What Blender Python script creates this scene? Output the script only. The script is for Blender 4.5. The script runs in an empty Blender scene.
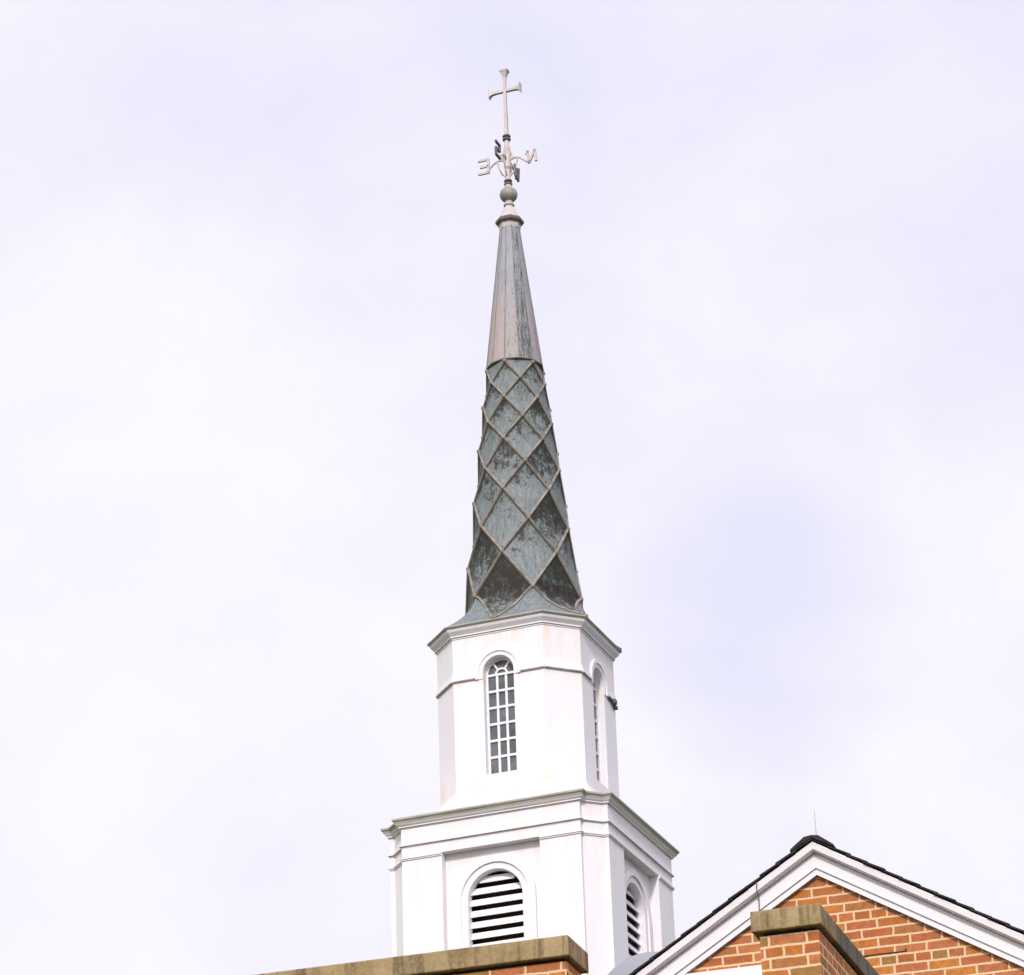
import bpy, bmesh, math, random
from mathutils import Vector, Matrix
from mathutils.geometry import tessellate_polygon
random.seed(7)
scene = bpy.context.scene
COL = scene.collection
sin, cos, PI, R = math.sin, math.cos, math.pi, math.radians

# ------------------------------------------------------------------ camera
f_px, pitch, roll, psi = 3491.0, 0.43, -0.032, -0.345
F0 = Vector((sin(psi), cos(psi), 0)); R0 = Vector((cos(psi), -sin(psi), 0)); Z = Vector((0, 0, 1))
Fw = F0 * cos(pitch) + Z * sin(pitch); Up = -F0 * sin(pitch) + Z * cos(pitch)
cr_, sr_ = cos(roll), sin(roll)
cx_ = R0 * cr_ + Up * sr_; cy_ = -R0 * sr_ + Up * cr_
cam = bpy.data.cameras.new("camera"); camo = bpy.data.objects.new("camera", cam); COL.objects.link(camo)
camo.matrix_world = Matrix(((cx_.x, cy_.x, -Fw.x, 0), (cx_.y, cy_.y, -Fw.y, 0), (cx_.z, cy_.z, -Fw.z, 1.6), (0, 0, 0, 1)))
cam.sensor_width = 36; cam.sensor_fit = 'HORIZONTAL'; cam.lens = f_px * 36 / 1024
cam.clip_start = 0.5; cam.clip_end = 5000
scene.camera = camo

# ------------------------------------------------------------------ sun and sky
SUN_AZ, SUN_EL = R(14), R(34)          # azimuth turned from the fronts (-Y) towards +X
sd = Vector((sin(SUN_AZ) * cos(SUN_EL), -cos(SUN_AZ) * cos(SUN_EL), sin(SUN_EL)))
sl = bpy.data.lights.new("sun", 'SUN'); sl.energy = 2.55; sl.angle = R(6); sl.color = (1.0, 0.96, 0.915)
so = bpy.data.objects.new("sun", sl); COL.objects.link(so)
so.rotation_euler = (-sd).to_track_quat('-Z', 'Y').to_euler(); so.location = (0, 0, 60)

world = bpy.data.worlds.new("World"); scene.world = world; world.use_nodes = True
nt = world.node_tree; nt.nodes.clear()
def N(tree, typ, **kw):
    n = tree.nodes.new(typ)
    for k, v in kw.items(): setattr(n, k, v)
    return n
def ramp(tree, fac, stops, interp='LINEAR'):
    n = N(tree, 'ShaderNodeValToRGB'); n.color_ramp.interpolation = interp
    el = n.color_ramp.elements
    while len(el) < len(stops): el.new(0.5)
    for e, (p, c) in zip(el, stops): e.position = p; e.color = (c[0], c[1], c[2], 1) if isinstance(c, tuple) else (c, c, c, 1)
    if fac is not None: tree.links.new(fac, n.inputs[0])
    return n.outputs[0]
def mix(tree, fac, a, b, mode='MIX'):
    n = N(tree, 'ShaderNodeMix', data_type='RGBA', blend_type=mode)
    for sck, v in ((n.inputs[0], fac), (n.inputs[6], a), (n.inputs[7], b)):
        if isinstance(v, (int, float)): sck.default_value = v
        elif isinstance(v, tuple): sck.default_value = (*v, 1)
        else: tree.links.new(v, sck)
    return n.outputs[2]
def mth(tree, op, a, b=None, c=None, clamp=False):
    n = N(tree, 'ShaderNodeMath', operation=op, use_clamp=clamp)
    for i, v in enumerate((a, b, c)):
        if v is None: continue
        if isinstance(v, (int, float)): n.inputs[i].default_value = v
        else: tree.links.new(v, n.inputs[i])
    return n.outputs[0]
def noise(tree, vec, scale, detail=4, rough=.5, dist=0.0):
    n = N(tree, 'ShaderNodeTexNoise'); n.inputs['Scale'].default_value = scale; n.inputs['Detail'].default_value = detail
    n.inputs['Roughness'].default_value = rough; n.inputs['Distortion'].default_value = dist
    if vec is not None: tree.links.new(vec, n.inputs['Vector'])
    return n.outputs[0]
def mapping(tree, vec, scale=(1, 1, 1), loc=(0, 0, 0)):
    n = N(tree, 'ShaderNodeMapping'); n.inputs['Scale'].default_value = scale; n.inputs['Location'].default_value = loc
    tree.links.new(vec, n.inputs['Vector']); return n.outputs[0]
def vdot(tree, vec, d):
    n = N(tree, 'ShaderNodeVectorMath', operation='DOT_PRODUCT'); tree.links.new(vec, n.inputs[0]); n.inputs[1].default_value = tuple(d)
    return n.outputs['Value']

sky = N(nt, 'ShaderNodeTexSky', sky_type='NISHITA'); sky.sun_disc = False
sky.sun_elevation = SUN_EL; sky.sun_rotation = PI - SUN_AZ; sky.dust_density = 2.0
tc = N(nt, 'ShaderNodeTexCoord').outputs['Generated']
skyc = mix(nt, 1.0, sky.outputs[0], (0.10, 0.10, 0.10), 'MULTIPLY')
skyc = mix(nt, 0.85, skyc, (0.80, 0.82, 1.06))                 # hazy blue between the clouds
cl = noise(nt, mapping(nt, tc, (1, 1, 1.6), (3.1, .7, 2.2)), 4.2, 6, .52, .25)
cl2 = noise(nt, mapping(nt, tc, (1, 1, 1.4), (1.3, 4.4, .2)), 14.0, 5, .55, .2)
g = Fw + cx_ * ((765 - 512) / f_px) - cy_ * ((630 - 487.5) / f_px); g.normalize()   # a thin place in the cloud sheet, a fixed direction of the sky
gap = mth(nt, 'SUBTRACT', vdot(nt, tc, g), cos(R(2.8))); gap = mth(nt, 'DIVIDE', gap, 1 - cos(R(2.8)), clamp=True)
cover = mth(nt, 'ADD', mth(nt, 'MULTIPLY', cl, 0.55), mth(nt, 'MULTIPLY', cl2, 0.45))
cover = mth(nt, 'SUBTRACT', cover, mth(nt, 'MULTIPLY', gap, 0.23))
cover = mth(nt, 'ADD', cover, mth(nt, 'ADD', mth(nt, 'MULTIPLY', mth(nt, 'SUBTRACT', .42, vdot(nt, tc, Z)), .45, clamp=False), mth(nt, 'MULTIPLY', vdot(nt, tc, R0), -.35)))
cf = ramp(nt, cover, [(.22, .45), (.42, .86), (.58, 1.0)], 'EASE')
white = ramp(nt, cover, [(.38, (.895, .872, .995)), (.62, (.975, .96, 1.005))])
col = mix(nt, cf, skyc, white)
glow = mth(nt, 'POWER', mth(nt, 'MAXIMUM', vdot(nt, tc, sd), 0.0), 3.0)             # cloud is brighter around the veiled sun
colg = mix(nt, mth(nt, 'MULTIPLY', glow, 1.0, clamp=True), col, (1.72, 1.66, 1.75))
bg = N(nt, 'ShaderNodeBackground'); bg.inputs['Strength'].default_value = 1.0
nt.links.new(colg, bg.inputs[0])
out = N(nt, 'ShaderNodeOutputWorld'); nt.links.new(bg.outputs[0], out.inputs[0])

vs = scene.view_settings
scene.display_settings.display_device = 'sRGB'
vs.view_transform = 'Standard'; vs.look = 'None'; vs.exposure = 0.0; vs.gamma = 1.0; vs.use_curve_mapping = False
scene.cycles.max_bounces = 8

# ------------------------------------------------------------------ materials
def newmat(name, rough=.6, spec=.4):
    m = bpy.data.materials.new(name); m.use_nodes = True
    t = m.node_tree; b = t.nodes['Principled BSDF']
    b.inputs['Roughness'].default_value = rough; b.inputs['Specular IOR Level'].default_value = spec
    return m, t, b
def bump(t, b, h, strength=.3, dist=.01):
    n = N(t, 'ShaderNodeBump'); n.inputs['Strength'].default_value = strength; n.inputs['Distance'].default_value = dist
    t.links.new(h, n.inputs['Height']); t.links.new(n.outputs[0], b.inputs['Normal'])
def objco(t): return N(t, 'ShaderNodeTexCoord').outputs['Object']

def m_paint(name, base=(.79, .755, .795), stain=.5, dirt=.32, rust=()):
    m, t, b = newmat(name, .5, .35)
    o = objco(t)
    n1 = noise(t, o, 1.3, 5, .6); n2 = noise(t, mapping(t, o, (6, 6, .7)), 2.5, 5, .6); n3 = noise(t, o, 30, 3)
    st = ramp(t, n1, [(.56, 0.0), (.74, 1.0)]); dr = ramp(t, n2, [(.56, 0.0), (.80, 1.0)])
    c = mix(t, mth(t, 'MULTIPLY', st, stain), base, (.80, .68, .56))
    c = mix(t, mth(t, 'MULTIPLY', dr, dirt), c, (.60, .57, .55))
    c = mix(t, mth(t, 'MULTIPLY', n3, .06), c, (.6, .6, .62))
    n4 = noise(t, mapping(t, o, (3.5, 3.5, .25)), 1.7, 3, .5); c = mix(t, ramp(t, n4, [(.58, 0.0), (.72, .4 * stain)]), c, (.80, .62, .47))
    n5 = noise(t, o, 14, 4, .7); c = mix(t, ramp(t, n5, [(.70, 0.0), (.76, .5)]), c, (.55, .52, .5))
    zc = N(t, 'ShaderNodeSeparateXYZ'); t.links.new(o, zc.inputs[0])
    for z0, reach, amt in rust:      # rust washed down from ledges: strongest at height z0, gone 'reach' away, broken up by streaks
        k = mth(t, 'SUBTRACT', 1.0, mth(t, 'DIVIDE', mth(t, 'ABSOLUTE', mth(t, 'SUBTRACT', zc.outputs[2], z0)), reach), clamp=True)
        nz = noise(t, mapping(t, o, (3, 3, .6), (z0, 1.7, 0)), 2.0, 5, .65)
        c = mix(t, mth(t, 'MULTIPLY', mth(t, 'MULTIPLY', k, ramp(t, nz, [(.44, 0.0), (.66, 1.0)])), amt), c, (.76, .54, .34))
    t.links.new(c, b.inputs['Base Color']); bump(t, b, n2, .06, .01)
    return m
def m_plain(name, c1, c2, scale=6, rough=.5, spec=.4, metal=0, bmp=.1):
    m, t, b = newmat(name, rough, spec); n = noise(t, objco(t), scale, 5, .6)
    t.links.new(mix(t, ramp(t, n, [(.3, 0.0), (.7, 1.0)]), c1, c2), b.inputs['Base Color'])
    b.inputs['Metallic'].default_value = metal; bump(t, b, n, bmp, .01); return m
def m_brick(name, phase=(0, 0), ochre=.12):
    m, t, b = newmat(name, .85, .2)
    uv = N(t, 'ShaderNodeUVMap').outputs[0]
    v = mapping(t, uv, (1, 1, 1), (phase[0], phase[1], 0))
    wob = N(t, 'ShaderNodeTexNoise'); wob.inputs['Scale'].default_value = 9; t.links.new(v, wob.inputs['Vector'])
    wv = N(t, 'ShaderNodeVectorMath', operation='MULTIPLY_ADD'); t.links.new(wob.outputs['Color'], wv.inputs[0]); wv.inputs[1].default_value = (.012, .008, 0); t.links.new(v, wv.inputs[2])
    wob2 = N(t, 'ShaderNodeTexNoise'); wob2.inputs['Scale'].default_value = 60; wob2.inputs['Detail'].default_value = 3; t.links.new(v, wob2.inputs['Vector'])
    wv2 = N(t, 'ShaderNodeVectorMath', operation='MULTIPLY_ADD'); t.links.new(wob2.outputs['Color'], wv2.inputs[0]); wv2.inputs[1].default_value = (.009, .007, 0); t.links.new(wv.outputs[0], wv2.inputs[2]); wv = wv2
    br = N(t, 'ShaderNodeTexBrick'); br.offset = .5; br.squash = .52; br.squash_frequency = 5
    t.links.new(wv.outputs[0], br.inputs['Vector'])
    for k, x in (('Scale', 1), ('Mortar Size', .0082), ('Mortar Smooth', .25), ('Bias', 0), ('Brick Width', .216), ('Row Height', .0668)): br.inputs[k].default_value = x
    br.inputs['Color1'].default_value = (0, 0, 0, 1); br.inputs['Color2'].default_value = (1, 1, 1, 1); br.inputs['Mortar'].default_value = (.5, .5, .5, 1)
    pal = ramp(t, br.outputs['Color'], [(0, (.40, .115, .035)), (.22, (.54, .175, .036)), (.42, (.58, .225, .045)), (.58, (.54, .19, .08)), (.74, (.48, .135, .05)), (1 - ochre, (.46, .17, .06)), (1 - ochre * .5, (.32, .19, .055))])
    o = objco(t)
    n1 = noise(t, o, 24, 6, .75); n2 = noise(t, o, 3, 4, .6)
    pal = mix(t, ramp(t, n1, [(.35, 0.0), (.72, .75)]), pal, (.20, .075, .03))
    pal = mix(t, ramp(t, n2, [(.55, 0.0), (.75, .35)]), pal, (.55, .22, .10))
    mort = mix(t, ramp(t, n1, [(.3, 0.0), (.7, .5)]), (.68, .46, .28), (.72, .53, .36))
    c = mix(t, br.outputs['Fac'], pal, mort)
    t.links.new(c, b.inputs['Base Color'])
    h = mth(t, 'ADD', mth(t, 'MULTIPLY', br.outputs['Fac'], -1.0), mth(t, 'MULTIPLY', n1, .6)); bump(t, b, h, .5, .006)
    return m
def m_stone(name, base, olive, dark, k=1.0):
    m, t, b = newmat(name, .9, .2); o = objco(t)
    st = noise(t, mapping(t, o, (9, 9, .9)), 1.6, 6, .65, .3); bl = noise(t, o, 2.4, 5, .6); gr = noise(t, o, 45, 4, .6)
    c = mix(t, ramp(t, bl, [(.40, 0.0), (.62, 1.0)]), base, olive)
    c = mix(t, ramp(t, st, [(.47, 0.0), (.62, .9 * k)]), c, dark)
    c = mix(t, ramp(t, gr, [(.45, 0.0), (.75, .45)]), c, (base[0] * 1.25, base[1] * 1.25, base[2] * 1.2))
    t.links.new(c, b.inputs['Base Color']); bump(t, b, mth(t, 'ADD', gr, st), .45, .008); return m
def m_copper(name):
    # weathered sheet copper: 'tone' (per sheet) says how much dark tarnish is left, 'rise' runs 0..1 up each sheet
    m, t, b = newmat(name, .6, .25); o = objco(t)
    tone = N(t, 'ShaderNodeAttribute', attribute_name='tone').outputs['Fac']; rise = N(t, 'ShaderNodeAttribute', attribute_name='rise').outputs['Fac']
    n1 = noise(t, o, 6.5, 7, .72, .5); n2 = noise(t, mapping(t, o, (11, 11, 1.0)), 2.4, 6, .7, .25); n3 = noise(t, o, 28, 6, .75)
    base = mix(t, ramp(t, n2, [(.32, 0.0), (.68, 1.0)]), (.105, .125, .125), (.275, .295, .315))
    base = mix(t, ramp(t, n3, [(.46, 0.0), (.70, .6)]), base, (.085, .125, .105))
    base = mix(t, ramp(t, n1, [(.62, 0.0), (.72, .35)]), base, (.26, .22, .19))
    d = mth(t, 'ADD', mth(t, 'ADD', mth(t, 'MULTIPLY', tone, .56), mth(t, 'MULTIPLY_ADD', rise, .70, -.15)), mth(t, 'MULTIPLY', mth(t, 'SUBTRACT', n1, .5), 1.7))
    d = mth(t, 'ADD', d, mth(t, 'ADD', mth(t, 'MULTIPLY', mth(t, 'SUBTRACT', n3, .5), .7), mth(t, 'MULTIPLY', mth(t, 'SUBTRACT', n2, .5), 1.3)))
    dk = ramp(t, d, [(.40, 0.0), (.56, .8), (.78, 1.0)])
    dcol = mix(t, n3, (.012, .009, .007), (.042, .033, .026)); dcol = mix(t, ramp(t, n1, [(.42, .6), (.52, 0.0)]), dcol, (.035, .058, .046))
    c = mix(t, dk, base, dcol)
    t.links.new(c, b.inputs['Base Color']); bump(t, b, mth(t, 'ADD', n1, mth(t, 'MULTIPLY', n3, .4)), .25, .02); return m
def m_cone(name):
    m, t, b = newmat(name, .6, .25); o = objco(t)
    tone = N(t, 'ShaderNodeAttribute', attribute_name='tone').outputs['Fac']; rise = N(t, 'ShaderNodeAttribute', attribute_name='rise').outputs['Fac']
    n1 = noise(t, mapping(t, o, (7, 7, 1.0)), 2.2, 6, .7, .3); n2 = noise(t, mapping(t, o, (16, 16, 1.1)), 2.2, 7, .75, .2); n3 = noise(t, o, 34, 5, .75)
    base = mix(t, ramp(t, n2, [(.3, 0.0), (.7, 1.0)]), (.21, .215, .23), (.40, .40, .45))
    pk = mth(t, 'ADD', mth(t, 'MULTIPLY', mth(t, 'SUBTRACT', n1, .5), 1.5), mth(t, 'SUBTRACT', .58, rise))
    pk = mth(t, 'MULTIPLY', ramp(t, pk, [(.0, 0.0), (.22, .8)]), mth(t, 'SUBTRACT', 1.0, mth(t, 'MULTIPLY', tone, 1.6), clamp=True))
    c = mix(t, pk, base, mix(t, n3, (.33, .265, .25), (.50, .40, .37)))
    d = mth(t, 'ADD', mth(t, 'ADD', mth(t, 'MULTIPLY', mth(t, 'SUBTRACT', n2, .5), 2.0), mth(t, 'MULTIPLY', tone, .52)), mth(t, 'MULTIPLY', rise, -.12))
    d = mth(t, 'ADD', d, mth(t, 'MULTIPLY', mth(t, 'SUBTRACT', n3, .5), .6))
    c = mix(t, ramp(t, d, [(.16, 0.0), (.36, .7), (.6, 1.0)]), c, (.05, .06, .052))
    t.links.new(c, b.inputs['Base Color']); bump(t, b, mth(t, 'ADD', n1, n3), .2, .02); return m

WHITE = m_paint("white_painted_wood", rust=((15.95, .5, .3), (16.36, .12, .35))); TRIM = m_paint("white_trim_paint", (.78, .745, .78), .12, .10)
WORN_SHADE = m_plain("weathered_shaded_paint", (.33, .31, .26), (.46, .43, .39), 3.0, .6, .3)  # weathered cornice lips; also paints the shade under the rake crown
LINE = m_plain("moulding_shade_line", (.26, .24, .23), (.46, .43, .42), 8, .7, .2)  # grey that stands in for shade lines under and between mouldings
BRICK = m_brick("orange_brick", (.04, .0), .05); BRICKB = m_brick("ochre_mixed_brick", (.11, .013), .30)
STONE = m_stone("coping_sandstone", (.38, .275, .155), (.26, .19, .085), (.12, .085, .05))
STONED = m_stone("shaded_mossy_sandstone", (.165, .145, .11), (.115, .115, .07), (.065, .06, .045))  # moss, plus the dim side's shade put into the colour
LANT = m_paint("lantern_paint", rust=((16.9, .40, .75), (19.05, .55, .5), (18.44, .16, .35)))
COPPER = m_copper("weathered_copper"); CONE = m_cone("pale_weathered_copper")
BATTEN = m_plain("batten_copper", (.32, .275, .225), (.12, .10, .085), 9, .55, .5, 0, .2)
FIN = m_plain("pale_copper_finial", (.60, .51, .50), (.46, .41, .39), 5, .45, .5)
FIND = m_plain("shaded_finial", (.075, .068, .058), (.14, .125, .11), 9, .5, .5)  # dark copy of the finial copper, carrying the collar's underside shade
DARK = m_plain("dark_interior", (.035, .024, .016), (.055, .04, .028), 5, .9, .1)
GLASS = m_plain("dull_window_glass", (.045, .052, .056), (.16, .175, .185), 3.2, .2, .35, 0, .02)
SLATE = m_plain("black_shingle", (.022, .018, .018), (.05, .042, .042), 14, .9, .15, 0, .4)
ZINC = m_plain("grey_painted_metal", (.265, .265, .30), (.31, .31, .345), 1.2, .5, .4, 0, .03)
STEEL = m_plain("grey_steel", (.42, .42, .46), (.5, .5, .54), 5, .4, .5)
WIRE = m_plain("dark_cable", (.16, .14, .14), (.24, .21, .21), 20, .6, .3)
GRASS = m_plain("mown_grass", (.04, .06, .025), (.06, .08, .035), .6, .9, .2)
PAVE = m_plain("pale_concrete", (.36, .35, .33), (.45, .43, .40), 1.5, .9, .2)

# ------------------------------------------------------------------ mesh helpers
def finish(name, bm, mats, parent=None, smooth=False, uv=False, bevel=0):
    bmesh.ops.remove_doubles(bm, verts=bm.verts, dist=1e-5)
    if bevel:
        bmesh.ops.bevel(bm, geom=[e for e in bm.edges if e.is_manifold and e.calc_face_angle(0) > .5], offset=bevel, segments=2, profile=.6, affect='EDGES')
    bmesh.ops.recalc_face_normals(bm, faces=bm.faces)
    if uv:
        L = bm.loops.layers.uv.new("UVMap")
        for fc in bm.faces:
            n = fc.normal
            for lp in fc.loops:
                c = lp.vert.co
                lp[L].uv = (c.y, c.z) if abs(n.x) > max(abs(n.y), abs(n.z)) else ((c.x, c.z) if abs(n.y) >= abs(n.z) else (c.x, c.y))
    if smooth:
        for fc in bm.faces: fc.smooth = True
    me = bpy.data.meshes.new(name); bm.to_mesh(me); bm.free()
    for m in (mats if isinstance(mats, (list, tuple)) else [mats]): me.materials.append(m)
    o = bpy.data.objects.new(name, me); COL.objects.link(o)
    if parent: o.parent = parent
    if smooth:
        try: me.set_sharp_from_angle(angle=R(40))
        except Exception: pass
    return o
def thing(name, label, cat, loc=(0, 0, 0), rz=0.0, group=None):
    o = bpy.data.objects.new(name, None); COL.objects.link(o); o.location = loc; o.rotation_euler = (0, 0, rz)
    o["label"] = label; o["category"] = cat
    if group: o["group"] = group
    return o
def box(bm, a, b, mi=0):
    v = [bm.verts.new((x, y, z)) for z in (a[2], b[2]) for y in (a[1], b[1]) for x in (a[0], b[0])]
    for q in ((0, 2, 3, 1), (4, 5, 7, 6), (0, 1, 5, 4), (1, 3, 7, 5), (3, 2, 6, 7), (2, 0, 4, 6)):
        bm.faces.new([v[i] for i in q]).material_index = mi
def prism(bm, pts, z0, z1, cap=True, mi=0):
    lo = [bm.verts.new((x, y, z0)) for x, y in pts]; hi = [bm.verts.new((x, y, z1)) for x, y in pts]; n = len(pts)
    for i in range(n): bm.faces.new((lo[i], lo[(i + 1) % n], hi[(i + 1) % n], hi[i])).material_index = mi
    if cap: bm.faces.new(hi).material_index = mi; bm.faces.new(lo[::-1]).material_index = mi
def poly_fill(bm, loops, fn, mi=0):
    tris = tessellate_polygon([[Vector((x, y, 0)) for x, y in l] for l in loops]); flat = [p for l in loops for p in l]
    vv = [bm.verts.new(fn(*p)) for p in flat]
    for t in tris:
        try: bm.faces.new([vv[i] for i in t]).material_index = mi
        except ValueError: pass
def slab(bm, loops, fn0, fn1, mi=0):
    """plate with holes: front fn0, back fn1, all edge walls"""
    poly_fill(bm, loops, fn0, mi); poly_fill(bm, loops, fn1, mi)
    for l in loops:
        a = [bm.verts.new(fn0(*p)) for p in l]; b = [bm.verts.new(fn1(*p)) for p in l]; n = len(l)
        for i in range(n): bm.faces.new((a[i], a[(i + 1) % n], b[(i + 1) % n], b[i])).material_index = mi
def offset_poly(pts, d):
    n = len(pts); res = []
    for i in range(n):
        p0, p1, p2 = Vector(pts[i - 1]), Vector(pts[i]), Vector(pts[(i + 1) % n])
        e1 = (p1 - p0).normalized(); e2 = (p2 - p1).normalized()
        n1 = Vector((e1.y, -e1.x)); n2 = Vector((e2.y, -e2.x))
        k = n1 + n2; q = p1 + k * (d / max(1e-6, 1 + n1.dot(n2))); res.append((q.x, q.y))
    return res
def sweep(bm, pts, prof):
    """prof: list of (offset, z, material)"""
    rings = [[bm.verts.new((x, y, z)) for x, y in offset_poly(pts, d)] for d, z, _ in prof]; n = len(pts)
    for k in range(len(prof) - 1):
        for i in range(n):
            bm.faces.new((rings[k][i], rings[k][(i + 1) % n], rings[k + 1][(i + 1) % n], rings[k + 1][i])).material_index = prof[k][2]
    return rings
def lathe(bm, prof, seg=24, ph=0.0, cx=0, cy=0, mi=0):
    rings = []
    for r, z in prof:
        rings.append([bm.verts.new((cx + r * cos(ph + 2 * PI * i / seg), cy + r * sin(ph + 2 * PI * i / seg), z)) for i in range(seg)] if r > 1e-6 else [bm.verts.new((cx, cy, z))])
    for a, b in zip(rings, rings[1:]):
        for i in range(seg):
            j = (i + 1) % seg
            if len(a) == 1 and len(b) == 1: continue
            if len(a) == 1: f = (a[0], b[j], b[i])
            elif len(b) == 1: f = (a[i], a[j], b[0])
            else: f = (a[i], a[j], b[j], b[i])
            bm.faces.new(f).material_index = mi
    for rg in (rings[0], rings[-1]):
        if len(rg) > 1: bm.faces.new(rg).material_index = mi
def tube(bm, pts, r, seg=6, mi=0, r2=None):
    pts = [Vector(p) for p in pts]; rings = []
    for i, p in enumerate(pts):
        t = (pts[min(i + 1, len(pts) - 1)] - pts[max(i - 1, 0)]).normalized()
        a = t.cross(Vector((0, 0, 1)) if abs(t.z) < .95 else Vector((1, 0, 0))).normalized(); b = t.cross(a)
        rr = r if r2 is None else r + (r2 - r) * i / (len(pts) - 1)
        rings.append([bm.verts.new(p + (a * cos(2 * PI * k / seg) + b * sin(2 * PI * k / seg)) * rr) for k in range(seg)])
    for A, B in zip(rings, rings[1:]):
        for k in range(seg): bm.faces.new((A[k], A[(k + 1) % seg], B[(k + 1) % seg], B[k])).material_index = mi
    bm.faces.new(rings[0]).material_index = mi; bm.faces.new(rings[-1][::-1]).material_index = mi
def arch(r, spring, sill, n=20, cx=0.0):
    return [(cx - r, sill)] + [(cx - r * cos(PI * i / n), spring + r * sin(PI * i / n)) for i in range(n + 1)] + [(cx + r, sill)]
def face_fn(k, out):
    """(s, z) on side k of the tower at distance out from the axis; side 0 is the front (-Y), 1 is +X"""
    a = k * PI / 2
    def fn(s, z, o=out): return (s * cos(a) + o * sin(a), s * sin(a) - o * cos(a), z)
    return fn
BM = bmesh.new

# ------------------------------------------------------------------ ground
bm = BM(); s_ = 2500
bm.faces.new([bm.verts.new(p) for p in ((-s_, -s_, 0), (s_, -s_, 0), (s_, s_, 0), (-s_, s_, 0))])
finish("ground", bm, GRASS)["kind"] = "structure"
bm = BM(); bm.faces.new([bm.verts.new(p) for p in ((-40, 1.0, .005), (30, 1.0, .005), (30, 3.2, .005), (-40, 3.2, .005))])
finish("pavement", bm, PAVE)["kind"] = "structure"

# ------------------------------------------------------------------ steeple
TX, TY = -14.679, 41.083
ST = thing("church_steeple", "tall white church steeple with louvred belfry, octagonal lantern and diamond-patterned copper spire", "steeple", (TX + .084, TY, 0), R(-1.1))
ST.rotation_euler = (0, -.003, R(-1.1))
bm = BM(); prism(bm, [(-1.75, -1.75), (1.75, -1.75), (1.75, 1.75), (-1.75, 1.75)], 0, 12.1)
finish("tower_base", bm, BRICK, ST, uv=True)
Hb, Ub, NT = 1.5, 1.225, .06
def plan(h, u, nt):
    q = [(u, -h), (u, -h + nt), (h - nt, -u), (h, -u)]; pts = []
    for k in range(4):
        a = k * PI / 2
        pts += [(x * cos(a) - y * sin(a), x * sin(a) + y * cos(a)) for x, y in q]
    return pts
P = plan(Hb, Ub, NT)
# belfry: pilasters at the corners, recessed arched panel on each side
PW, RC, ZP = .67, .13, 15.985
AR, ASP, ASILL = .37, 15.32, 14.0
bm = BM()
for k in range(4):
    a = k * PI / 2; h = Hb - RC - .09
    c = [(PW, -Hb), (Ub, -Hb), (Ub, -Hb + NT), (Hb - NT, -Ub), (Hb, -Ub), (Hb, -PW), (h, -PW), (h, -h), (PW, -h)]
    prism(bm, [(x * cos(a) - y * sin(a), x * sin(a) + y * cos(a)) for x, y in c], 12.0, ZP, cap=False)
    fn = face_fn(k, Hb - RC)
    slab(bm, [[(-PW, 12.0), (PW, 12.0), (PW, ZP), (-PW, ZP)], arch(AR, ASP, ASILL)], fn, face_fn(k, Hb - RC - .10))
poly_fill(bm, [P], lambda x, y: (x, y, ZP))
sweep(bm, P, [(0, ZP, 0), (0, 16.118, 0)])
finish("belfry_wall", bm, WHITE, ST)
# pilaster capitals: two thin mouldings round each corner
for k in range(4):
    a = k * PI / 2; bm = BM()
    for z0, z1, d in ((15.942, 15.960, .014), (15.960, 15.978, .026)):
        c0 = [(PW + .004, -Hb - d), (Ub + d, -Hb - d), (Ub + d, -Hb + NT - d * .41), (Hb - NT + d * .41, -Ub - d), (Hb + d, -Ub - d), (Hb + d, -PW - .004), (Hb - .03, -PW - .004), (Hb - .03, -Ub + .03), (Hb - NT - .05, -Ub + .0), (Ub - .03, -Hb + .03), (PW + .004, -Hb + .03)]
        prism(bm, [(x * cos(a) - y * sin(a), x * sin(a) + y * cos(a)) for x, y in c0], z0, z1)
    finish("pilaster_capital", bm, TRIM, ST)
bm = BM()
sweep(bm, P, [(-.55, 16.58, 0), (.088, 16.505, 1), (.097, 16.49, 1), (.094, 16.472, 1), (.078, 16.462, 1), (.066, 16.435, 0), (.048, 16.412, 0), (.030, 16.398, 0), (.030, 16.384, 0), (.018, 16.382, 2), (.018, 16.374, 0), (.002, 16.366, 0), (0.002, 16.158, 0), (.012, 16.156, 2), (.030, 16.148, 0), (.030, 16.134, 0), (.020, 16.132, 2), (.012, 16.124, 0), (.004, 16.118, 0), (.002, 16.112, 0)])
finish("belfry_cornice", bm, [WHITE, WORN_SHADE, LINE], ST)
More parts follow.
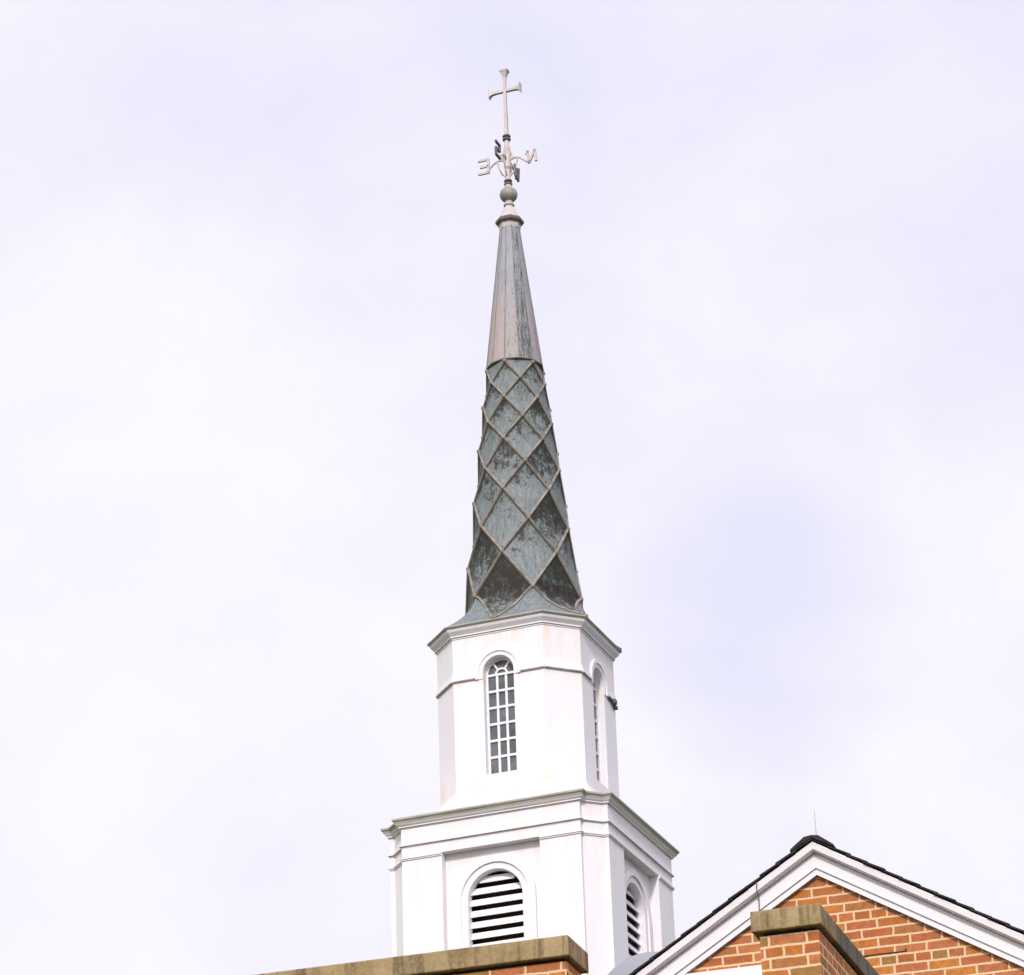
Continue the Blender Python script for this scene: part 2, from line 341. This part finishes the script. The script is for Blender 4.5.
# louvred openings
for k in range(4):
    fn = face_fn(k, Hb - RC)
    bm = BM()
    slab(bm, [arch(AR + .165, ASP, 13.9), ], lambda s, z: fn(s, z, Hb - RC + .001), lambda s, z: fn(s, z, Hb - RC + .002))
    bm.free(); bm = BM()
    for r0, r1, d in ((AR + .004, AR + .09, .022), (AR + .09, AR + .185, .045)):
        l0, l1 = arch(r0, ASP, 13.9), arch(r1, ASP, 13.9)
        ring = l1 + l0[::-1]
        slab(bm, [ring], lambda s, z: fn(s, z, Hb - RC + d), lambda s, z: fn(s, z, Hb - RC - .002))
    w = finish("louvre_window", bm, TRIM, ST)
    bm = BM(); op = Hb - RC - .10
    z = 13.95; step = .146
    while z < ASP + AR - .03:
        zz = z + .07; hw = AR if zz < ASP else math.sqrt(max(0, AR * AR - (zz - ASP) ** 2))
        if hw > .05:
            hw += .03
            v = [fn(s, z_, o_) for s, z_, o_ in ((-hw, z, op + .045), (hw, z, op + .045), (hw, z + .094, op + .0), (-hw, z + .094, op + .0), (-hw, z, op + .027), (hw, z, op + .027), (hw, z + .094, op - .018), (-hw, z + .094, op - .018))]
            vv = [bm.verts.new(p) for p in v]
            for q in ((0, 1, 2, 3), (4, 7, 6, 5), (0, 4, 5, 1), (3, 2, 6, 7), (0, 3, 7, 4), (1, 5, 6, 2)): bm.faces.new([vv[i] for i in q])
        z += step
    finish("slats", bm, TRIM, w)
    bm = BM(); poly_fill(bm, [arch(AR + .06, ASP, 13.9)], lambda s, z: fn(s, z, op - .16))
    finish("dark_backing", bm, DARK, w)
# white flashing skirt between cornice and lantern
def octa(b, a):
    q = [(a, -b), (b, -a)]; pts = []
    for k in range(4):
        t = k * PI / 2; pts += [(x * cos(t) - y * sin(t), x * sin(t) + y * cos(t)) for x, y in q]
    return pts
B8, A8 = 1.022, .640
O8 = octa(B8, A8)
bm = BM(); sweep(bm, O8, [(.004, 16.93, 0), (.03, 16.86, 0), (.16, 16.70, 0), (.36, 16.575, 0), (.36, 16.50, 0)])
finish("lantern_skirt", bm, LANT, ST)
# lantern
WR, WSP, WSILL = .215, 18.53, 17.11
bm = BM()
ZL0, ZL1 = 16.5, 19.07
for k in range(4):
    fn = face_fn(k, B8)
    slab(bm, [[(-A8, ZL0), (A8, ZL0), (A8, ZL1), (-A8, ZL1)], arch(WR, WSP, WSILL)], fn, face_fn(k, B8 - .16))
    p, q = O8[2 * k], O8[2 * k + 1]
    bm.faces.new([bm.verts.new(c) for c in ((*p, ZL0), (*q, ZL0), (*q, ZL1), (*p, ZL1))])
finish("lantern_wall", bm, LANT, ST)
bm = BM(); sweep(bm, O8, [(.06, 19.236, 1), (.116, 19.230, 1), (.122, 19.216, 1), (.108, 19.204, 1), (.090, 19.192, 0), (.076, 19.160, 0), (.045, 19.130, 0), (.028, 19.112, 0), (.028, 19.094, 2), (.012, 19.088, 0), (.010, 19.072, 0), (-.02, 19.07, 0)])
finish("lantern_cornice", bm, [WHITE, WORN_SHADE, LINE], ST)
# band moulding, cut short beside each arched window
bm = BM()
def band(bm, p, q, n, z=18.456):
    # profile extruded from p to q (xy), n outward normal
    prof = [(0.0, z + .115), (.012, z + .11), (.016, z + .07), (.026, z + .055), (.030, z + .018), (.026, z + .003), (0.0, z)]
    for a, b in zip(prof, prof[1:]):
        f_ = bm.faces.new([bm.verts.new(c) for c in ((p[0] + n[0] * a[0], p[1] + n[1] * a[0], a[1]), (q[0] + n[0] * a[0], q[1] + n[1] * a[0], a[1]), (q[0] + n[0] * b[0], q[1] + n[1] * b[0], b[1]), (p[0] + n[0] * b[0], p[1] + n[1] * b[0], b[1]))])
        if b is prof[-1] or b is prof[-2]: f_.material_index = 1
    for e in (p, q): bm.faces.new([bm.verts.new((e[0] + n[0] * a, e[1] + n[1] * a, zz)) for a, zz in prof])
for k in range(4):
    bm = BM(); a = k * PI / 2; a2 = a + PI / 2
    def P2(s, t): return (s * cos(t) + B8 * sin(t), s * sin(t) - B8 * cos(t))
    band(bm, P2(.30, a), P2(A8 + .006, a), (sin(a), -cos(a)))
    c = a + PI / 4; band(bm, O8[2 * k], O8[2 * k + 1], (sin(c), -cos(c)))
    band(bm, P2(-A8 - .006, a2), P2(-.30, a2), (sin(a2), -cos(a2)))
    finish("band_moulding", bm, [WHITE, LINE], ST)
for k in range(4):
    fn = face_fn(k, B8)
    bm = BM()
    for r0, r1, d in ((WR + .003, WR + .06, .012), (WR + .06, WR + .105, .028)):
        l0, l1 = arch(r0, WSP, 18.45), arch(r1, WSP, 18.45)
        slab(bm, [l1 + l0[::-1]], lambda s, z: fn(s, z, B8 + d), lambda s, z: fn(s, z, B8 - .002))
    w = finish("arched_window", bm, TRIM, ST)
    # sash frame with glazing bars
    bm = BM(); o0, o1 = B8 - .135, B8 - .105; g = WR - .027; mw = .0155
    rows = 6; zt = WSP - .01; zb = WSILL + .035; hb = (zt - zb) / rows
    slab(bm, [arch(WR + .01, WSP, WSILL - .01), arch(g, WSP, zb)], lambda s, z: fn(s, z, o1), lambda s, z: fn(s, z, o0))
    for i in range(0, rows):
        z = zb + (i + 1) * hb
        v = [fn(s, z_, o_) for o_ in (o1 + .002, o0) for s, z_ in ((-g - .005, z - mw), (g + .005, z - mw), (g + .005, z + mw), (-g - .005, z + mw))]
        vv = [bm.verts.new(p) for p in v]
        for q in ((0, 1, 2, 3), (7, 6, 5, 4), (0, 4, 5, 1), (2, 6, 7, 3)): bm.faces.new([vv[j] for j in q])
    for s in (-g / 3, g / 3):
        v = [fn(s_, z_, o_) for o_ in (o1 - .002, o0) for s_, z_ in ((s - mw, zb), (s + mw, zb), (s + mw, zt), (s - mw, zt))]
        vv = [bm.verts.new(p) for p in v]
        for q in ((0, 1, 2, 3), (7, 6, 5, 4), (1, 5, 6, 2), (3, 7, 4, 0)): bm.faces.new([vv[j] for j in q])
    r_in, r_out = g * .36, g * .36 + .026
    l0 = [(r_in * cos(PI * i / 12), zt + r_in * sin(PI * i / 12)) for i in range(13)]; l1 = [(r_out * cos(PI * i / 12), zt + r_out * sin(PI * i / 12)) for i in range(13)]
    slab(bm, [l1 + l0[::-1]], lambda s, z: fn(s, z, o1 - .001), lambda s, z: fn(s, z, o0 + .001))
    for dg in (55, 125):
        c, s = cos(R(dg)), sin(R(dg)); h = .0125
        pts = [(r_out * c - s * h - .004 * c, zt + r_out * s + c * h), (r_out * c + s * h, zt + r_out * s - c * h), (g * 1.04 * c + s * h, zt + g * 1.08 * s - c * h), (g * 1.04 * c - s * h, zt + g * 1.08 * s + c * h)]
        slab(bm, [pts], lambda s, z: fn(s, z, o1 - .003), lambda s, z: fn(s, z, o0 + .002))
    finish("window_frame", bm, TRIM, w)
    bm = BM(); poly_fill(bm, [arch(WR + .008, WSP, WSILL)], lambda s, z: fn(s, z, B8 - .125))
    finish("pane", bm, GLASS, w)
# broken dark end of the band on the right side
bm = BM(); fn = face_fn(1, B8)
def ob(bm, s0, s1, z0, z1, o0, o1):
    v = [bm.verts.new(fn(s, z, o)) for o in (o0, o1) for z in (z0, z1) for s in (s0, s1)]
    for q in ((0, 1, 3, 2), (4, 6, 7, 5), (0, 4, 5, 1), (2, 3, 7, 6), (0, 2, 6, 4), (1, 5, 7, 3)): bm.faces.new([v[i] for i in q])
ob(bm, .34, .47, 18.432, 18.447, B8 + .002, B8 + .04); ob(bm, .47, .56, 18.41, 18.475, B8 + .003, B8 + .062); ob(bm, .54, .63, 18.365, 18.41, B8 + .004, B8 + .045)
finish("rotten_moulding_end", bm, m_plain("rotten_wood", (.05, .045, .045), (.20, .19, .19), 18, .9, .1), ST, bevel=.008)["label"] = "dark broken end of the band moulding"
# spire: diamond sheets between battens
def octR(deg, b, a):
    d = Vector((sin(R(deg)), -cos(R(deg)))); best = 9
    for p, q in zip(octa(b, a), octa(b, a)[1:] + octa(b, a)[:1]):
        p, q = Vector(p), Vector(q); e = q - p; n = Vector((e.y, -e.x)).normalized()
        k = n.dot(d)
        if k > 1e-6: best = min(best, n.dot(p) / k)
    return best
rows = [(19.78, .83), (20.36, .735), (20.84, .682), (21.335, .628), (21.74, .585), (22.13, .54), (22.465, .503), (22.80, .460), (23.09, .424), (23.37, .392), (23.60, .360)]
def pol(deg, r, z): return Vector((r * sin(R(deg)), -r * cos(R(deg)), z))
ZS = 23.47
def odd(i): return 30 if i % 2 == 0 else 0
dark = {}
bm = BM(); tone = bm.faces.layers.float.new("tone"); rise = bm.loops.layers.float.new("rise")
def quad(pts, tn, rs):
    f_ = bm.faces.new([bm.verts.new(p) for p in pts]); f_[tone] = tn
    for lp, r_ in zip(f_.loops, rs): lp[rise] = r_
    return f_
tones = {(0, 0): .85, (0, 1): .10, (0, 2): .04, (0, 3): .10, (0, 4): .34, (0, 5): .16, (0, 6): .36, (0, 7): .12, (0, 8): .16}
rng = random.Random(3)
def tonefor(deg, i):
    d = (deg + 180) % 360 - 180
    if d in (0, 30): return tones.get((0, i), .1)
    if d == 60: return (.80, .72, .78, .74, .66, .6, .55, .4, .35, .3)[min(i, 9)]
    if d == -30: return (.85, .74, .30, .34, .45, .25, .50, .3, .3, .2)[min(i, 9)]
    if d == 90: return (.5, .3, .2, .25, .2, .15, .1, .1, .1, .1)[min(i, 9)]
    if d == -60: return .66
    return rng.uniform(0, .6)
# lower flare, z 19.24..19.78
ZB = 19.232; NZ = 10; AN = sorted([5 * i for i in range(72)] + [k * 90 + e for k in range(4) for e in (30.77, 59.23)]); NA = len(AN)
def rtop(deg):
    e = (deg + 30) % 60 - 30
    return .83 * cos(R(30)) / cos(R(e))
def flare(deg, t):     # t 0 at the base, 1 at the first knots
    z = ZB + (rows[0][0] - ZB) * t; rb = octR(deg, 1.135, .676); rt = rtop(deg)
    return rt + (rb - rt) * (1 - t) ** 1.75, z
def edge(t): return 30 - 30 * (1 - t) ** .85       # the low battens curve from the knots down to the cornice
for E_ in range(0, 360, 60):
    for sg in (-1, 1):
        for k in range(NZ):
            t0, t1 = k / NZ, (k + 1) / NZ
            for part in (0, 1):
                for q in range(4):
                    def an(t, f): return E_ + sg * (edge(t) * f if part == 0 else edge(t) + (30 - edge(t)) * f)
                    cs = [(an(t0, q / 4), t0), (an(t0, (q + 1) / 4), t0), (an(t1, (q + 1) / 4), t1), (an(t1, q / 4), t1)]
                    ps = []
                    for g_, t in cs:
                        p = pol(g_, *flare(g_, t))
                        if not ps or min((p - x).length for x in ps) > 1e-4: ps.append(p)
                    if len(ps) < 3: continue
                    quad(ps, tonefor(E_, 0) if part == 0 else .22, [((p.z - ZB) / (rows[0][0] - ZB)) * .55 if part == 0 else .1 for p in ps])
def knot(i, a): return pol(a, rows[i][1], rows[i][0])
NS = 6
def sheet(a, tn, top, left, right, bot):
    # softly dished diamond sheet between four knots
    def q(u, v): return (bot * (1 - u) + right * u) * (1 - v) + (left * (1 - u) + top * u) * v
    for i in range(NS):
        for j in range(NS):
            cs = [(i / NS, j / NS), ((i + 1) / NS, j / NS), ((i + 1) / NS, (j + 1) / NS), (i / NS, (j + 1) / NS)]
            quad([q(*c) for c in cs], tn, [(c[0] + c[1]) / 2 for c in cs])
for i in range(1, len(rows) - 1):
    for j in range(6):
        a = odd(i - 1) + 60 * j
        sheet(a, tonefor(a % 360, i), knot(i + 1, a), knot(i, a - 30), knot(i, a + 30), knot(i - 1, a))
for j in range(6):     # upper half of the lowest sheets, and the half sheets below the cone
    a = 60 * j
    quad([knot(0, a - 30), knot(0, a + 30), knot(1, a)], tonefor(a, 0), [.55, .55, 1])
    a = odd(len(rows) - 2) + 60 * j; n = len(rows) - 1
    quad([knot(n - 1, a), knot(n, a + 30), pol(a, .325, rows[n][0]), knot(n, a - 30)], .1, [0, .5, .5, .5])
finish("spire_roof", bm, COPPER, ST, smooth=True)
bm = BM()
BR = .024
for j in range(6):
    for s in (-1, 1):
        a = 30 + 60 * j; pts = []
        for k in range(9):
            t = 1 - k / 8; ang = a + s * 30 * (1 - t) ** .85
            r_, z_ = flare(ang, t); pts.append(pol(ang, r_ + .004, z_ + .002))
        tube(bm, pts, BR, 4)
for i in range(len(rows) - 2):
    z0, r0 = rows[i]; z1, r1 = rows[i + 1]
    for j in range(6):
        a = odd(i) + 60 * j
        for s in (-1, 1):
            p, q = pol(a, r0, z0), pol(a + 30 * s, r1, z1)
            tube(bm, [p, (p + q) / 2, q], BR * 1.08 * (1 - .03 * i), 4)
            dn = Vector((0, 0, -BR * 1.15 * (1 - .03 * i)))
            tube(bm, [p + dn, (p + q) / 2 + dn, q + dn], BR * .62, 5, mi=1)  # dark tube below each batten draws its shadow line
for i in range(len(rows) - 1):
    z0, r0 = rows[i]
    for j in range(6):
        c = pol(odd(i) + 60 * j, r0 + .004, z0); lathe(bm, [(0, c.z - .036), (.028, c.z - .022), (.034, c.z), (.028, c.z + .02), (0, c.z + .032)], 8, 0, c.x, c.y)
finish("batten_lattice", bm, [BATTEN, m_plain("batten_shadow_line", (.05, .04, .03), (.09, .08, .06), 9, .7, .3)], ST)
bm = BM(); tone = bm.faces.layers.float.new("tone"); rise = bm.loops.layers.float.new("rise")
Z0c, Z1c, R0c, R1c = 23.41, 25.65, .400, .142
ctone = {0: .22, 1: .64, 2: .28, 3: .2, 11: .0, 10: .05}
for k in range(12):
    a0, a1 = 30 * k, 30 * (k + 1)
    for q in range(8):
        t0, t1 = q / 8, (q + 1) / 8
        quad([pol(a, R0c + (R1c - R0c) * t, Z0c + (Z1c - Z0c) * t) for a, t in ((a0, t0), (a1, t0), (a1, t1), (a0, t1))], ctone.get(k, .3), [t0, t0, t1, t1])
cone = finish("spire_cone", bm, CONE, ST, smooth=True)
bm = BM()
for k in range(12): tube(bm, [pol(30 * k, R0c + .001, Z0c), pol(30 * k, R1c + .001, Z1c)], .0075, 4, r2=.004)
lathe(bm, [(R0c + .004, Z0c - .012), (R0c + .012, Z0c - .004), (R0c + .010, Z0c + .012), (R0c - .004, Z0c + .02)], 12, -PI / 2)
finish("standing_seam", bm, BATTEN, cone)
# finial
bm = BM(); ph = R(22.5)
lathe(bm, [(.135, 25.625), (.150, 25.63), (.158, 25.695), (.172, 25.71)], 8, ph)
lathe(bm, [(.172, 25.71), (.190, 25.72), (.204, 25.74), (.207, 25.765), (.192, 25.79), (.160, 25.805)], 8, ph, mi=1)
lathe(bm, [(.160, 25.805), (.128, 25.86), (.090, 25.95), (.058, 26.02)], 8, ph)
lathe(bm, [(.05, 26.02), (.078, 26.03), (.078, 26.045), (.055, 26.06), (.062, 26.085), (.05, 26.10)], 16)
fin = finish("finial", bm, [FIN, FIND], ST)
bm = BM(); lathe(bm, [(0, 26.085)] + [(.129 * sin(PI * i / 16), 26.2086 - .120 * cos(PI * i / 16)) for i in range(1, 16)] + [(0, 26.338)], 28)
finish("ball", bm, m_plain("ball_copper", (.34, .31, .29), (.24, .22, .20), 5, .5, .4), fin, smooth=True)
bm = BM()
lathe(bm, [(.05, 26.32), (.055, 26.34), (.04, 26.375)], 16)
for zc in (26.41, 27.15): lathe(bm, [(.03, zc - .045), (.060, zc - .040), (.062, zc - .018), (.042, zc - .012), (.042, zc + .008), (.060, zc + .014), (.060, zc + .034), (.03, zc + .04)], 8, ph, mi=1)
lathe(bm, [(.036, 26.45), (.036, 26.62), (.055, 26.66), (.055, 26.88), (.034, 26.92), (.034, 27.11)], 12)
finish("stem", bm, [FIN, FIND], fin)
bm = BM()
def flared(bm, p0, p1, side, prof, th):
    """bar from p0 to p1 whose half width follows prof (t, w) along 'side'; thickness th across"""
    p0, p1, side = Vector(p0), Vector(p1), Vector(side); ax = (p1 - p0).normalized(); nn = ax.cross(side)
    rg = []
    for t, w, h in prof:
        c = p0.lerp(p1, t); rg.append([bm.verts.new(c + side * (w * a) + nn * (h * b)) for a, b in ((-1, -1), (1, -1), (1, 1), (-1, 1))])
    for A, B in zip(rg, rg[1:]):
        for k in range(4): bm.faces.new((A[k], A[(k + 1) % 4], B[(k + 1) % 4], B[k]))
    bm.faces.new(rg[0]); bm.faces.new(rg[-1])
zc = 27.935; zt = 28.275
flared(bm, (0, 0, 27.18), (0, 0, zt), (1, 0, 0), [(0, .026, .026), (.5, .021, .021), (.80, .020, .020), (.90, .024, .024), (.965, .046, .042), (.985, .062, .052), (1, .066, .055)], .02)
for s in (-1, 1):
    flared(bm, (.02 * s, 0, zc), (.245 * s, 0, zc), (0, 0, 1), [(0, .021, .022), (.55, .021, .022), (.8, .028, .026), (.93, .050, .034), (.98, .074, .042), (1, .078, .044)], .02)
finish("cross", bm, FIN, fin)["label"] = "weathered metal cross with flared ends"
# compass arms, scrolls and letters, built in a plane (x outward, z up) and turned round the stem
ZH = 26.768
glyph = {  # strokes (x0,z0,x1,z1) in a 0..1 square as the letter is seen from the camera's side, x away from the stem
 'E': [(0, 0, 0, 1), (0, 0, 1, 0), (0, .5, .8, .5), (0, 1, 1, 1)],
 'N': [(.12, .95, .22, .05), (.22, .05, .85, .92), (.85, .92, .95, .1), (.0, .72, .14, .92)],
 'S': [(0, 1, 1, 1), (1, .5, .1, .5), (0, 0, 1, 0), (0, 1, .05, .5), (1, .5, 1, 0)],
 'W': [(0, 1, .25, 0), (.25, 0, .5, .8), (.5, .8, .75, 0), (.75, 0, 1, 1)]}
dirs = {'N': (1, 0), 'E': (-1, 0), 'S': (0, -1), 'W': (0, 1)}
for L in 'ENSW':
    dx, dy = dirs[L]
    def pt(x, z, dx=dx, dy=dy): return Vector((dx * x, dy * x, ZH + z))
    bm = BM()
    wave = [pt(.03 + .27 * t, .035 * sin(t * PI * 1.25) - .06 * t ** 2.5) for t in [i / 10 for i in range(11)]]
    tube(bm, wave, .0145, 6)
    tube(bm, [pt(.03, -.26), pt(.09, -.20), pt(.13, -.10), pt(.155, .02)], .0125, 6)
    tube(bm, [pt(.025, .28), pt(.045, .18), pt(.075, .08), pt(.09, .03)], .0125, 6)
    arm = finish("direction_arm", bm, FIN, fin)
    bm = BM(); x0, w, h = .295, .15, .215
    for a, b, c, d in glyph[L]:
        p, q = pt(x0 + a * w, (b - .5) * h - .01), pt(x0 + c * w, (d - .5) * h - .01)
        e = (q - p).normalized(); side = Vector((-dy, dx, 0)); nn = e.cross(side).normalized(); p = p - e * .008; q = q + e * .008
        vv = [bm.verts.new(o + side * (.015 * i) + nn * (.0175 * k)) for o in (p, q) for i, k in ((-1, -1), (1, -1), (1, 1), (-1, 1))]
        for fc in ((0, 1, 2, 3), (7, 6, 5, 4), (0, 4, 5, 1), (1, 5, 6, 2), (2, 6, 7, 3), (3, 7, 4, 0)): bm.faces.new([vv[i] for i in fc])
    finish("compass_letter", bm, FIN if L in 'EN' else FIND, arm)["label"] = "letter %s of the compass points" % L

# ------------------------------------------------------------------ gabled brick house
GYAW = R(2.2); GO = (-5.793, 22.008, 0)
HO = thing("brick_house", "orange brick gable end with white raking trim and black shingled roof", "house", GO, GYAW)
SL, ZA, HW, DP = .605, 9.024, 3.3, 8.0
bm = BM()
slab(bm, [[(-HW, 0), (HW, 0), (HW, ZA - SL * HW), (0, ZA), (-HW, ZA - SL * HW)], [(-.90, 7.35), (.16, 7.35), (.16, 8.40), (-.90, 8.40)]], lambda x, z: (x, 0, z), lambda x, z: (x, .25, z))
for s in (-1, 1): box(bm, (min(s * HW, s * (HW - .25)), .25, 0), (max(s * HW, s * (HW - .25)), DP, ZA - SL * HW - .02))
slab(bm, [[(-HW, 0), (HW, 0), (HW, ZA - SL * HW), (0, ZA), (-HW, ZA - SL * HW)]], lambda x, z: (x, DP, z), lambda x, z: (x, DP + .25, z))
finish("wall", bm, BRICK, HO, uv=True)
# raking trim, one length each side of the apex
prof = [(0.0, 0.0, 1), (-.034, -.002, 0), (-.036, .042, 1), (-.048, .044, 0), (-.049, .146, 2), (-.060, .152, 0), (-.086, .157, 0), (-.099, .158, 0), (-.104, .162, 0), (-.110, .205, 0), (-.108, .212, 0), (.02, .217, 0), (.02, 0, 0)]  # undersides of band, frieze and crown have their shade painted in
for s in (-1, 1):
    bm = BM(); LX = HW + .35
    A = [bm.verts.new((0, v, ZA + d)) for v, d, m in prof]; Bv = [bm.verts.new((s * LX, v, ZA + d - SL * LX)) for v, d, m in prof]
    n = len(prof)
    for i in range(n): bm.faces.new((A[i], A[(i + 1) % n], Bv[(i + 1) % n], Bv[i])).material_index = prof[i][2]
    bm.faces.new(Bv)
    finish("rake_board", bm, [TRIM, LINE, WORN_SHADE], HO)
# shingled roof: overlapping courses
bm = BM(); ZR = ZA + .218; crs = .115; LX = HW + .45
rng = random.Random(5)
for s in (-1, 1):
    x = 0.0
    while x < LX:
        x1 = x + crs + .03; y0 = -.122 - rng.uniform(0, .012); th = .013
        z_hi, z_lo = ZR - SL * x + .002, ZR - SL * x1 + .011 + rng.uniform(-.003, .003)
        v = [bm.verts.new(p) for p in ((s * x, y0, z_hi), (s * x1, y0, z_lo), (s * x1, DP + .3, z_lo), (s * x, DP + .3, z_hi), (s * x, y0, z_hi + th), (s * x1, y0, z_lo + th), (s * x1, DP + .3, z_lo + th), (s * x, DP + .3, z_hi + th))]
        for q in ((0, 1, 2, 3), (4, 7, 6, 5), (0, 4, 5, 1), (1, 5, 6, 2), (2, 6, 7, 3), (3, 7, 4, 0)): bm.faces.new([v[i] for i in q])
        x += crs
roof = finish("roof", bm, SLATE, HO)
bm = BM(); y = -.136
while y < DP:
    for s in (-1, 1):
        lift = .022
        pr = [(0, ZR + .026), (s * .05, ZR + .019), (s * .15, ZR - SL * .15 + .034), (s * .152, ZR - SL * .15 + .018), (0, ZR + .010)]
        a = [bm.verts.new((px, y, pz + .006)) for px, pz in pr]; b = [bm.verts.new((px, y + .30, pz - .004)) for px, pz in pr]
        for i in range(5): bm.faces.new((a[i], a[(i + 1) % 5], b[(i + 1) % 5], b[i]))
        bm.faces.new(a); bm.faces.new(b[::-1])
    y += .26
finish("ridge_cap", bm, SLATE, roof)
bm = BM(); box(bm, (-1.02, -.03, 8.36), (.22, .02, 8.444)); box(bm, (-1.02, -.028, 7.28), (-.90, .02, 8.36)); box(bm, (.16, -.028, 7.28), (.22, .02, 8.36)); box(bm, (-.90, .03, 7.79), (.16, .07, 7.83)); box(bm, (-1.05, -.06, 7.22), (.25, .02, 7.28))
win = finish("window", bm, TRIM, HO)
bm = BM(); box(bm, (-.90, .08, 7.35), (.16, .10, 8.40)); finish("pane", bm, GLASS, win)
bm = BM(); box(bm, (.26, -.008, 8.420), (.572, .004, 8.427)); box(bm, (.560, -.008, 8.427), (.568, .004, 8.44)); finish("dark_crack_strip", bm, DARK, HO)  # thin dark line along the crack above the paler bricks
bm = BM(); box(bm, (.30, -.004, 8.15), (.585, .002, 8.4185))
finish("patched_brick", bm, m_brick("pale_patch_brick", (.05, 0), .62), HO, uv=True)["label"] = "paler replacement bricks under the dark crack"

# ------------------------------------------------------------------ brick porch block in front with raised parapets
PO = thing("brick_porch", "flat-roofed brick block with stone-capped parapets standing before the gable", "building", GO, GYAW)
ZT, ZCo = 7.602, 7.481
bm = BM()
box(bm, (-9.0, -3.748, 0), (-.668, -3.43, ZCo - .021)); box(bm, (-.668, -3.748, 0), (.475, -3.43, 6.85)); box(bm, (-9.0, -3.42, 0), (-8.66, -.003, 6.85))
finish("wall", bm, BRICK, PO, uv=True)
bm = BM(); box(bm, (.475, -3.742, 0), (.815, -.003, ZCo - .021))
finish("parapet_wall", bm, BRICKB, PO, uv=True)
bm = BM(); box(bm, (-8.98, -3.725, ZCo - .021), (-.70, -3.45, ZCo)); finish("shadow_strip", bm, DARK, PO)  # dark strip set under the coping in place of its shadow
bm = BM(); box(bm, (.498, -3.72, ZCo - .021), (.793, -.003, ZCo)); finish("shadow_strip", bm, DARK, PO)  # same stand-in shadow below the side coping
bm = BM(); box(bm, (-8.66, -3.42, 6.5), (.467, -.003, 6.62)); finish("flat_roof", bm, SLATE, PO)
bm = BM()
x = -.64
for w_ in (2.6, 2.4, 3.36):
    box(bm, (x - w_ + .003, -3.79, ZCo), (x, -3.39, ZT)); x -= w_
finish("coping", bm, STONE, PO, bevel=.008)
bm = BM(); box(bm, (.436, -3.785, ZCo), (.842, -3.40, ZT)); finish("coping", bm, STONE, PO, bevel=.008)
bm = BM(); y = -3.397
for w_ in (1.0, 1.1, 1.28):
    box(bm, (.437, y, ZCo + .001), (.841, y + w_ - .004, ZT - .001)); y += w_
finish("coping", bm, STONED, PO, bevel=.007)["label"] = "mossy coping stones along the side parapet, coloured darker for its shade"
bm = BM(); box(bm, (-.67, -3.78, 6.852), (.467, -3.40, 6.95)); finish("coping", bm, STONE, PO, bevel=.008)

# ------------------------------------------------------------------ small things on the roofs
def on_house(x, y, z): 
    c, s = cos(GYAW), sin(GYAW); return (GO[0] + x * c - y * s, GO[1] + x * s + y * c, z)
DV = thing("roof_ventilator", "smooth grey metal dome peeping over the left slope of the gable roof", "roof vent", on_house(-1.526, 1.235, 8.30), GYAW)
bm = BM(); lathe(bm, [(.36, -.3), (.36, .20)], 40); finish("drum", bm, ZINC, DV, smooth=True)
bm = BM(); lathe(bm, [(.444, .20), (.444, .266)] + [(.444 * cos(PI / 2 * i / 14), .266 + .444 * sin(PI / 2 * i / 14)) for i in range(1, 14)] + [(0, .71)], 56); finish("dome", bm, ZINC, DV, smooth=True)
LR = thing("lightning_rod", "thin pale lightning rod standing on the gable ridge", "rod", on_house(.012, -.02, 9.262), GYAW)
bm = BM(); tube(bm, [(0, 0, .02), (0, 0, .23)], .0045, 6, r2=.0022); finish("rod", bm, STEEL, LR)
bm = BM(); lathe(bm, [(.018, -.03), (.018, .0), (.009, .006), (.009, .022), (0, .024)], 12); finish("socket", bm, STEEL, LR)
bm = BM(); tube(bm, [(-.400, -.119, 8.995), (-.402, -.121, 8.965), (-.403, -.112, 8.935), (-.405, -.066, 8.91), (-.407, -.056, 8.87), (-.409, -.056, 8.82), (-.41, -.040, 8.77), (-.41, -.01, 8.72), (-.41, -.01, 8.2)], .0045, 6)
o = finish("cable", bm, WIRE); o.location = GO; o.rotation_euler = (0, 0, GYAW)
o["label"] = "thin dark cable running down across the left white rake board"; o["category"] = "cable"
